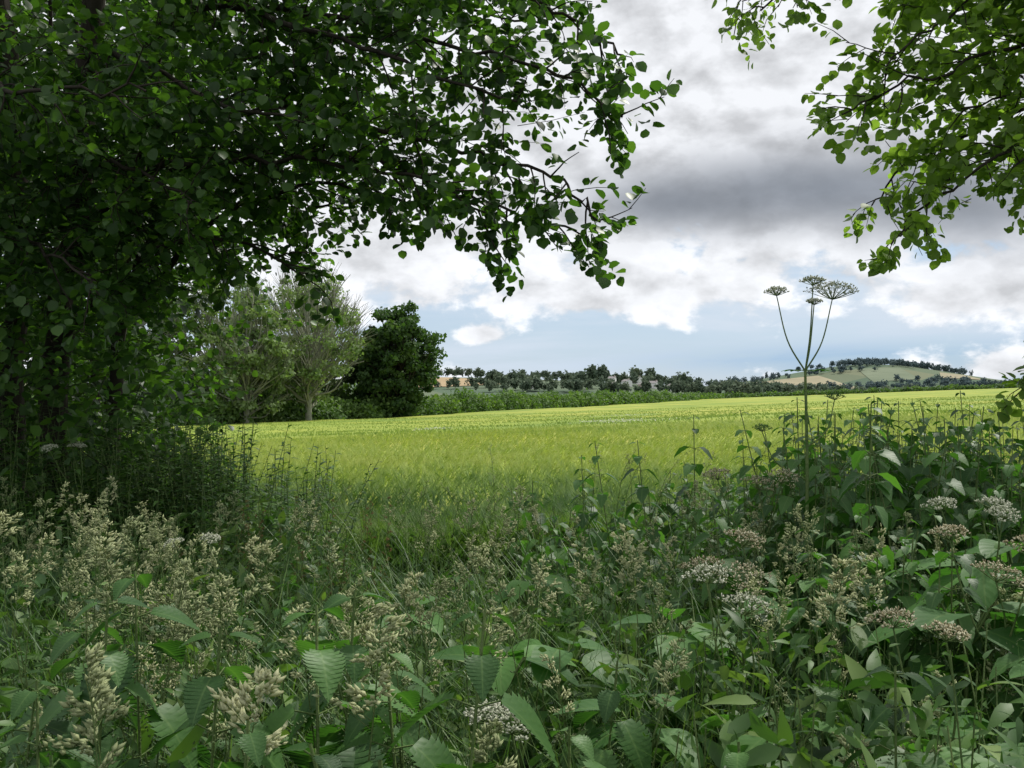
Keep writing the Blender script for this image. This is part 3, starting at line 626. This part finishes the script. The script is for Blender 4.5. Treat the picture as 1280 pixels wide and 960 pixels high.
def seedgrass(name,spots,mat,plen=.2,spread=.05,spk=.009,cl=12,nod=.25):
    m=MB(); T=[];D=[];S=[];R=[]
    for (x,y,h) in spots:
        z0=float(gz(x,y)); a=random.random()*6.28; ln=h*random.uniform(.02,.16); dx=np.array([math.cos(a),math.sin(a),0])
        P=cr([np.array([x,y,z0]),np.array([x,y,z0+h*.5])+dx*ln*.3,np.array([x,y,z0+h*.88])+dx*ln,np.array([x,y,z0+h])+dx*(ln+nod*plen)],6)
        m.tube(P,np.linspace(.0022,.0008,len(P)),3,1); br=random.random()
        seg=np.linalg.norm(np.diff(P,axis=0),axis=1);SS=np.concatenate([[0],np.cumsum(seg)])
        nb=13; pl=plen*random.uniform(.6,1.3); sk=random.uniform(.6,1.2)
        for j in range(nb):
            s=SS[-1]-pl*(j+.3)/nb; q=np.array([np.interp(s,SS,P[:,k]) for k in range(3)]); tg=nn(P[-1]-P[-4])
            L=spread*sk*(.3+1.0*j/nb)*random.uniform(.4,1.4); sd=nn(np.cross(tg,rv())); d=nn(tg*.7+sd*.8)
            e=q+d*L; m.tube(np.array([q,e]),.0006,3,1)
            for k in range(cl):
                f=random.uniform(.5,1.1); T.append(q+(e-q)*f+rng.normal(0,.0032,3)); D.append(nn(d+rv()*.5+[0,0,-.15])); S.append(spk*sk*random.uniform(.6,1.3)); R.append(np.clip(br*.7+random.random()*.3,0,1))
    n=len(T); m.add(T_spk,frames(np.array(D),rng.normal(size=(n,3)),np.array(S),np.array(S)*.7),np.array(T),np.array(R),0)
    return m.obj(name,[mat,M_stem])
sp=[]
for i in range(80):
    y=rng.uniform(1.5,3.6); x=rng.uniform(-.62,-.30)*y; sp.append((x,y,rng.uniform(1.2,1.48)-.02*y))
for i in range(18):
    y=rng.uniform(1.5,2.8); x=rng.uniform(-.34,-.1)*y; sp.append((x,y,rng.uniform(1.15,1.38)))
for (px,y,h) in [(-.12,1.35,1.32),(-.24,1.5,1.40),(-.05,1.7,1.36),(-.08,1.9,1.36),(-.12,1.8,1.33),(.12,1.9,1.34),(.2,2.0,1.37),(.3,1.9,1.36),(.35,1.8,1.34),(.62,2.1,1.40),(.68,2.0,1.38),(.72,2.2,1.40),(.75,2.1,1.36),(.9,2.2,1.4),(-.65,1.5,1.42),(-.75,1.6,1.42),(-.8,1.7,1.44)]: sp.append((px,y,h))
for i in range(70): 
    y=rng.uniform(1.4,3.6); x=rng.uniform(-.1,.6)*y; sp.append((x,y,rng.uniform(1.16,1.38)))
seedgrass('cocksfoot_grass',sp,M_seed,.15,.045,.0115,13)
seedgrass('cocksfoot_grass',[(-.42,1.0,1.37),(-.40,1.1,1.34),(-.37,.98,1.38),(-.46,1.15,1.36),(.02,1.25,1.28),(-.28,1.25,1.42)],M_seed,.11,.04,.013,14)
sp=[(rng.uniform(-1.1,-.1),rng.uniform(3.6,5.2),rng.uniform(.95,1.25)) for i in range(50)]+[(rng.uniform(-.1,2.6),rng.uniform(3.6,5.0),rng.uniform(1.15,1.45)) for i in range(45)]
seedgrass('meadow_grass',sp,M_seed,.18,.03,.008,6,.5)
sp=[(rng.uniform(-1.25,-.55),rng.uniform(3.0,4.2),rng.uniform(.95,1.25)) for i in range(34)]
seedgrass('dock_stalks',sp,M_red,.35,.03,.008,14,.05)
def umbel(m,p,up,R,nr,mat=0,flat=.35,sz=.005,per=16):
    up=nn(np.array(up,float)); a=nn(np.cross(up,[.3,1,.1])); b_=np.cross(up,a)
    T=[];D=[]
    for i in range(nr):
        rr=math.sqrt((i+.5)/nr)*random.uniform(.9,1.08); th=i*2.39996
        e=p+(a*math.cos(th)+b_*math.sin(th))*rr*R+up*R*(.62-.38*rr*rr*flat/.35)
        mid=(p+e)/2
        m.tube(np.array([p,mid+(a*math.cos(th)+b_*math.sin(th))*rr*R*.06,e]),.0011,3,1)
        for k in range(per):
            o=nn(rv()); o=o-up*min(0,o@up)*1.2; q=e+o*R*.14
            if k%3==0: m.tube(np.array([e,q]),.0005,3,1)
            T.append(q); D.append(o+up*.3)
    n=len(T); m.add(T_spk,frames(np.array(D),rng.normal(size=(n,3)),sz*rng.uniform(.7,1.4,n),sz*rng.uniform(1,2.2,n)),np.array(T),rng.random(n),mat)
m=MB(); B=np.array([.91,2.9,0.])
P=cr([B,B+[.01,0,.9],B+[.015,0,1.45],B+[.01,0,1.76]],6); m.tube(P,np.linspace(.008,.0042,len(P)),8,1)
node=P[-1]
for tip,r,nr in [((.825,2.88,1.995),.036,16),((.945,2.9,2.03),.038,16),((1.005,2.9,1.985),.078,26),((.935,2.86,1.965),.024,12)]:
    tip=np.array(tip); Q=cr([node,node*.5+tip*.5+np.array([(tip[0]-node[0])*.12,0,-.02]),tip],6); m.tube(Q,np.linspace(.0028,.0016,len(Q)),6,1)
    umbel(m,tip,(tip-node)*.3+[0,0,.4],r,nr,0,sz=.0065,per=14)
for z,dx in((1.42,-.13),(1.30,.12),(1.52,.10)):
    q=B+[.012,0,z]; t=q+[dx,.03,.15]; m.tube(cr([q,(q+t)/2+[dx*.2,0,-.02],t],5),np.linspace(.003,.0015,11),5,1); umbel(m,t,(dx*.4,0,1),.03,12,2,sz=.005,per=10)
lv=Leaves()
for z in(.7,.95,1.2,1.76):
    for k in range(3):
        a=random.random()*6.28
        for s in(-.5,0,.5): lv.put(B+[.01+math.cos(a)*.03,math.sin(a)*.03,z],[math.cos(a+s),math.sin(a+s),.3],[0,0,1.],.05 if z>1.5 else .14)
lv.flush(m,T_nettle,2)
m.obj('hogweed',[M_umb,M_stem,M_broad])
def umbelplant(name,x,y,h,R,mat_,n=3,spread=.1,nr=16):
    m=MB(); b0=np.array([x,y,float(gz(x,y))]); nd=b0+[0,0,h*.8]; m.tube(np.array([b0,b0+[.01,0,h*.4],nd]),np.array([.005,.004,.003]),6,1)
    for k in range(n):
        a=k*2.1+random.random(); t=b0+np.array([math.cos(a)*spread*(k>0),math.sin(a)*spread*(k>0),h*random.uniform(.93,1.0)])
        m.tube(cr([nd,(nd+t)/2+[math.cos(a)*.02,0,0],t],4),np.linspace(.0025,.0016,9),5,1); umbel(m,t,[math.cos(a)*.2,math.sin(a)*.2-.2,1],R*random.uniform(.75,1.1),nr,0,sz=.006,per=15)
    m.obj(name,[mat_,M_stem])
for a in [(.50,2.0,1.38,.055,M_brown,3,.09),(.44,1.75,1.34,.05,M_umb,2,.07),(.0,1.25,1.29,.035,M_umb,2,.05),(1.02,1.95,1.38,.05,M_brown,3,.1),(.75,1.6,1.29,.045,M_brown,2,.09),
 (.8,3.0,1.45,.06,M_brown,3,.13),(-.85,2.6,1.34,.03,M_umb,2,.1),(-2.1,4.5,1.45,.035,M_umb,3,.2),(1.2,2.3,1.42,.045,M_umb,3,.12)]: umbelplant('cow_parsley',*a)
m=MB(); lv=Leaves()
for (x,y,h,n,L) in [(.98,2.0,1.24,7,.17),(1.12,2.2,1.3,6,.16),(.45,1.55,1.14,6,.14),(.38,2.2,1.18,5,.14),(-.02,2.0,1.14,5,.14),(.12,2.1,1.14,5,.13),(.62,1.5,1.14,6,.14),(-.3,2.6,1.12,6,.14),(.85,1.55,1.15,6,.14),(.25,1.7,1.13,5,.13),(1.3,2.4,1.32,6,.16),(.05,2.9,1.12,6,.14),(.7,2.3,1.2,6,.14),(1.1,1.75,1.2,6,.15)]:
    b0=np.array([x,y,float(gz(x,y))]); c=b0+[0,0,h-.1]; m.tube(np.array([b0,c]),.005,5,1)
    for k in range(n):
        a=k*6.28/n+random.random(); hd=np.array([math.cos(a),math.sin(a),0]); q=c+hd*.05+[0,0,.05+.05*random.random()]
        m.tube(np.array([c,q]),.003,4,1); lv.put(q,hd+np.array([0,0,random.uniform(-.35,.3)]),np.array([0,0,1])+.2*rv(),L*random.uniform(.7,1.1))
lv.flush(m,T_broad,0); m.obj('broad_leaved_dock',[M_broad,M_stem])
m=MB(); T=[]
for (cx_,cy_,sx_,sy_,n) in [(3.8,33,.7,1.2,170),(-2.6,32,.3,.6,50),(6.5,52,.8,2,80)]:
    x=rng.normal(cx_,sx_,n);y=rng.normal(cy_,sy_,n); T.append(np.stack([x,y,gz(x,y)+.82],1))
T=np.concatenate(T); n=len(T); m.add(T_quad,frames(rng.normal(size=(n,3)),np.tile([0,-.3,1.],(n,1)),np.full(n,.045)),T); m.obj('mayweed_flowers',[M_umb])
# ---------------------------------------------------------------- world
SUN_EL=math.radians(56); SUN_AZ=math.radians(48)
w=bpy.data.worlds.new('World'); scene.world=w; w.use_nodes=True; nt=w.node_tree; nt.nodes.clear(); l=nt.links.new
sky=N(nt,'ShaderNodeTexSky',sky_type='NISHITA',sun_disc=False,sun_elevation=SUN_EL,sun_rotation=SUN_AZ,dust_density=.3)
tc=N(nt,'ShaderNodeTexCoord'); sx=N(nt,'ShaderNodeSeparateXYZ'); l(tc.outputs['Generated'],sx.inputs[0])
def M(op,a,b=None,c=None,clamp=False):
    n=N(nt,'ShaderNodeMath',operation=op,use_clamp=clamp)
    for i,v in enumerate((a,b,c)):
        if v is None: continue
        if isinstance(v,(int,float)): n.inputs[i].default_value=v
        else: l(v,n.inputs[i])
    return n.outputs[0]
def ss(v,a,b,o0=0.,o1=1.):
    n=N(nt,'ShaderNodeMapRange',interpolation_type='SMOOTHSTEP',inp={1:a,2:b,3:o0,4:o1}); l(v,n.inputs[0]); return n.outputs[0]
X,Y,Z=sx.outputs
az=M('ARCTAN2',X,Y); el=M('ARCSINE',Z)
def comb(a,b,c=0.):
    n=N(nt,'ShaderNodeCombineXYZ')
    for i,v in enumerate((a,b,c)):
        if isinstance(v,(int,float)): n.inputs[i].default_value=v
        else: l(v,n.inputs[i])
    return n.outputs[0]
def noise(vec,s,d=6.,r=.55,dist=0.):
    n=N(nt,'ShaderNodeTexNoise',inp={'Scale':s,'Detail':d,'Roughness':r,'Distortion':dist}); l(vec,n.inputs['Vector']); return n.outputs['Fac']
def gauss(ca,ce,sa,se,amp):
    a=M('DIVIDE',M('SUBTRACT',az,ca),sa); e=M('DIVIDE',M('SUBTRACT',el,ce),se)
    return M('MULTIPLY',M('EXPONENT',M('MULTIPLY',M('ADD',M('MULTIPLY',a,a),M('MULTIPLY',e,e)),-1.)),amp)
wn=noise(comb(M('MULTIPLY',az,4.5),M('MULTIPLY',el,8.),2.3),1.,5.,.5)
wo=M('SUBTRACT',wn,.5)
v1=comb(M('MULTIPLY',az,8.),M('MULTIPLY',el,13.),0.)
v2=comb(M('ADD',M('MULTIPLY',az,8.),.10),M('ADD',M('MULTIPLY',el,13.),.26),0.)
na=noise(v1,1.6,8.,.58,.1); nb=noise(v2,1.6,5.,.52,.1)
lit=M('SUBTRACT',na,nb)
def sumv(L):
    o=L[0]
    for v in L[1:]: o=M('ADD',o,v)
    return o
cov=sumv([na, ss(el,.12,.18,0,.33), gauss(.09,.102,.12,.022,.26), gauss(.22,.12,.20,.026,.18), gauss(-.035,.058,.030,.012,.36), gauss(-.2,.13,.12,.05,.22),
          gauss(.50,.095,.10,.03,.26), gauss(.5,.025,.06,.014,.28), gauss(.1,.045,.35,.02,-.16)])
mask=ss(cov,.50,.65)
dark=sumv([gauss(.28,.205,.24,.048,1.0),gauss(.50,.165,.18,.05,.6),gauss(.36,.28,.18,.04,.2),gauss(.14,.19,.08,.03,.28),M('MULTIPLY',wo,.7),gauss(.18,.37,.12,.08,-.6),gauss(-.1,.2,.2,.1,-.2)])
darkc=ss(dark,.02,1.2)
base=N(nt,'ShaderNodeMix',data_type='RGBA'); l(darkc,base.inputs[0]); base.inputs[6].default_value=(.90,.92,.96,1); base.inputs[7].default_value=(.25,.28,.33,1)
amp=ss(darkc,.2,.8,1.5,.7)
br=M('ADD',M('MULTIPLY',lit,amp),1.0)
brc=M('MINIMUM',M('MAXIMUM',br,.70),1.12)
th=ss(cov,.60,.85,1.05,.92)
cl=N(nt,'ShaderNodeVectorMath',operation='SCALE'); l(base.outputs[2],cl.inputs[0]); l(M('MULTIPLY',brc,th),cl.inputs['Scale'])
hz=noise(comb(M('MULTIPLY',az,3.),M('MULTIPLY',el,20.),5.),1.2,5.,.6,.3)
haze=ss(hz,.35,.65,.35,.96)
blue=N(nt,'ShaderNodeVectorMath',operation='SCALE',inp={'Scale':.10}); l(sky.outputs[0],blue.inputs[0])
hc=N(nt,'ShaderNodeMix',data_type='RGBA'); l(M('MULTIPLY',gauss(.40,.03,.24,.018,1.),1.,clamp=True),hc.inputs[0]); hc.inputs[6].default_value=(.68,.77,.88,1); hc.inputs[7].default_value=(.30,.49,.72,1)
bl2=N(nt,'ShaderNodeMix',data_type='RGBA',inp={0:.6}); l(blue.outputs[0],bl2.inputs[6]); bl2.inputs[7].default_value=(.42,.60,.84,1)
m1=N(nt,'ShaderNodeMix',data_type='RGBA'); l(haze,m1.inputs[0]); l(bl2.outputs[2],m1.inputs[6]); l(hc.outputs[2],m1.inputs[7])
m2=N(nt,'ShaderNodeMix',data_type='RGBA'); l(mask,m2.inputs[0]); l(m1.outputs[2],m2.inputs[6]); l(cl.outputs[0],m2.inputs[7])
bg=N(nt,'ShaderNodeBackground',inp={'Strength':1.}); l(m2.outputs[2],bg.inputs[0])
o=N(nt,'ShaderNodeOutputWorld'); l(bg.outputs[0],o.inputs[0])
ld=bpy.data.lights.new('sun','SUN'); ld.energy=4.4; ld.angle=math.radians(2.); ld.color=(1,.96,.88)
lo_=bpy.data.objects.new('sun',ld); scene.collection.objects.link(lo_)
sv=Vector((math.sin(SUN_AZ)*math.cos(SUN_EL),math.cos(SUN_AZ)*math.cos(SUN_EL),math.sin(SUN_EL)))
lo_.rotation_euler=sv.to_track_quat('Z','Y').to_euler()
cd=bpy.data.cameras.new('camera'); cd.lens=32.5; cd.sensor_width=36; cd.clip_start=.05; cd.clip_end=20000
co=bpy.data.objects.new('camera',cd); scene.collection.objects.link(co); co.location=(0,0,1.7); co.rotation_euler=(math.radians(90.4),0,0)
scene.camera=co
scene.view_settings.view_transform='Standard'; scene.view_settings.look='None'; scene.view_settings.exposure=0
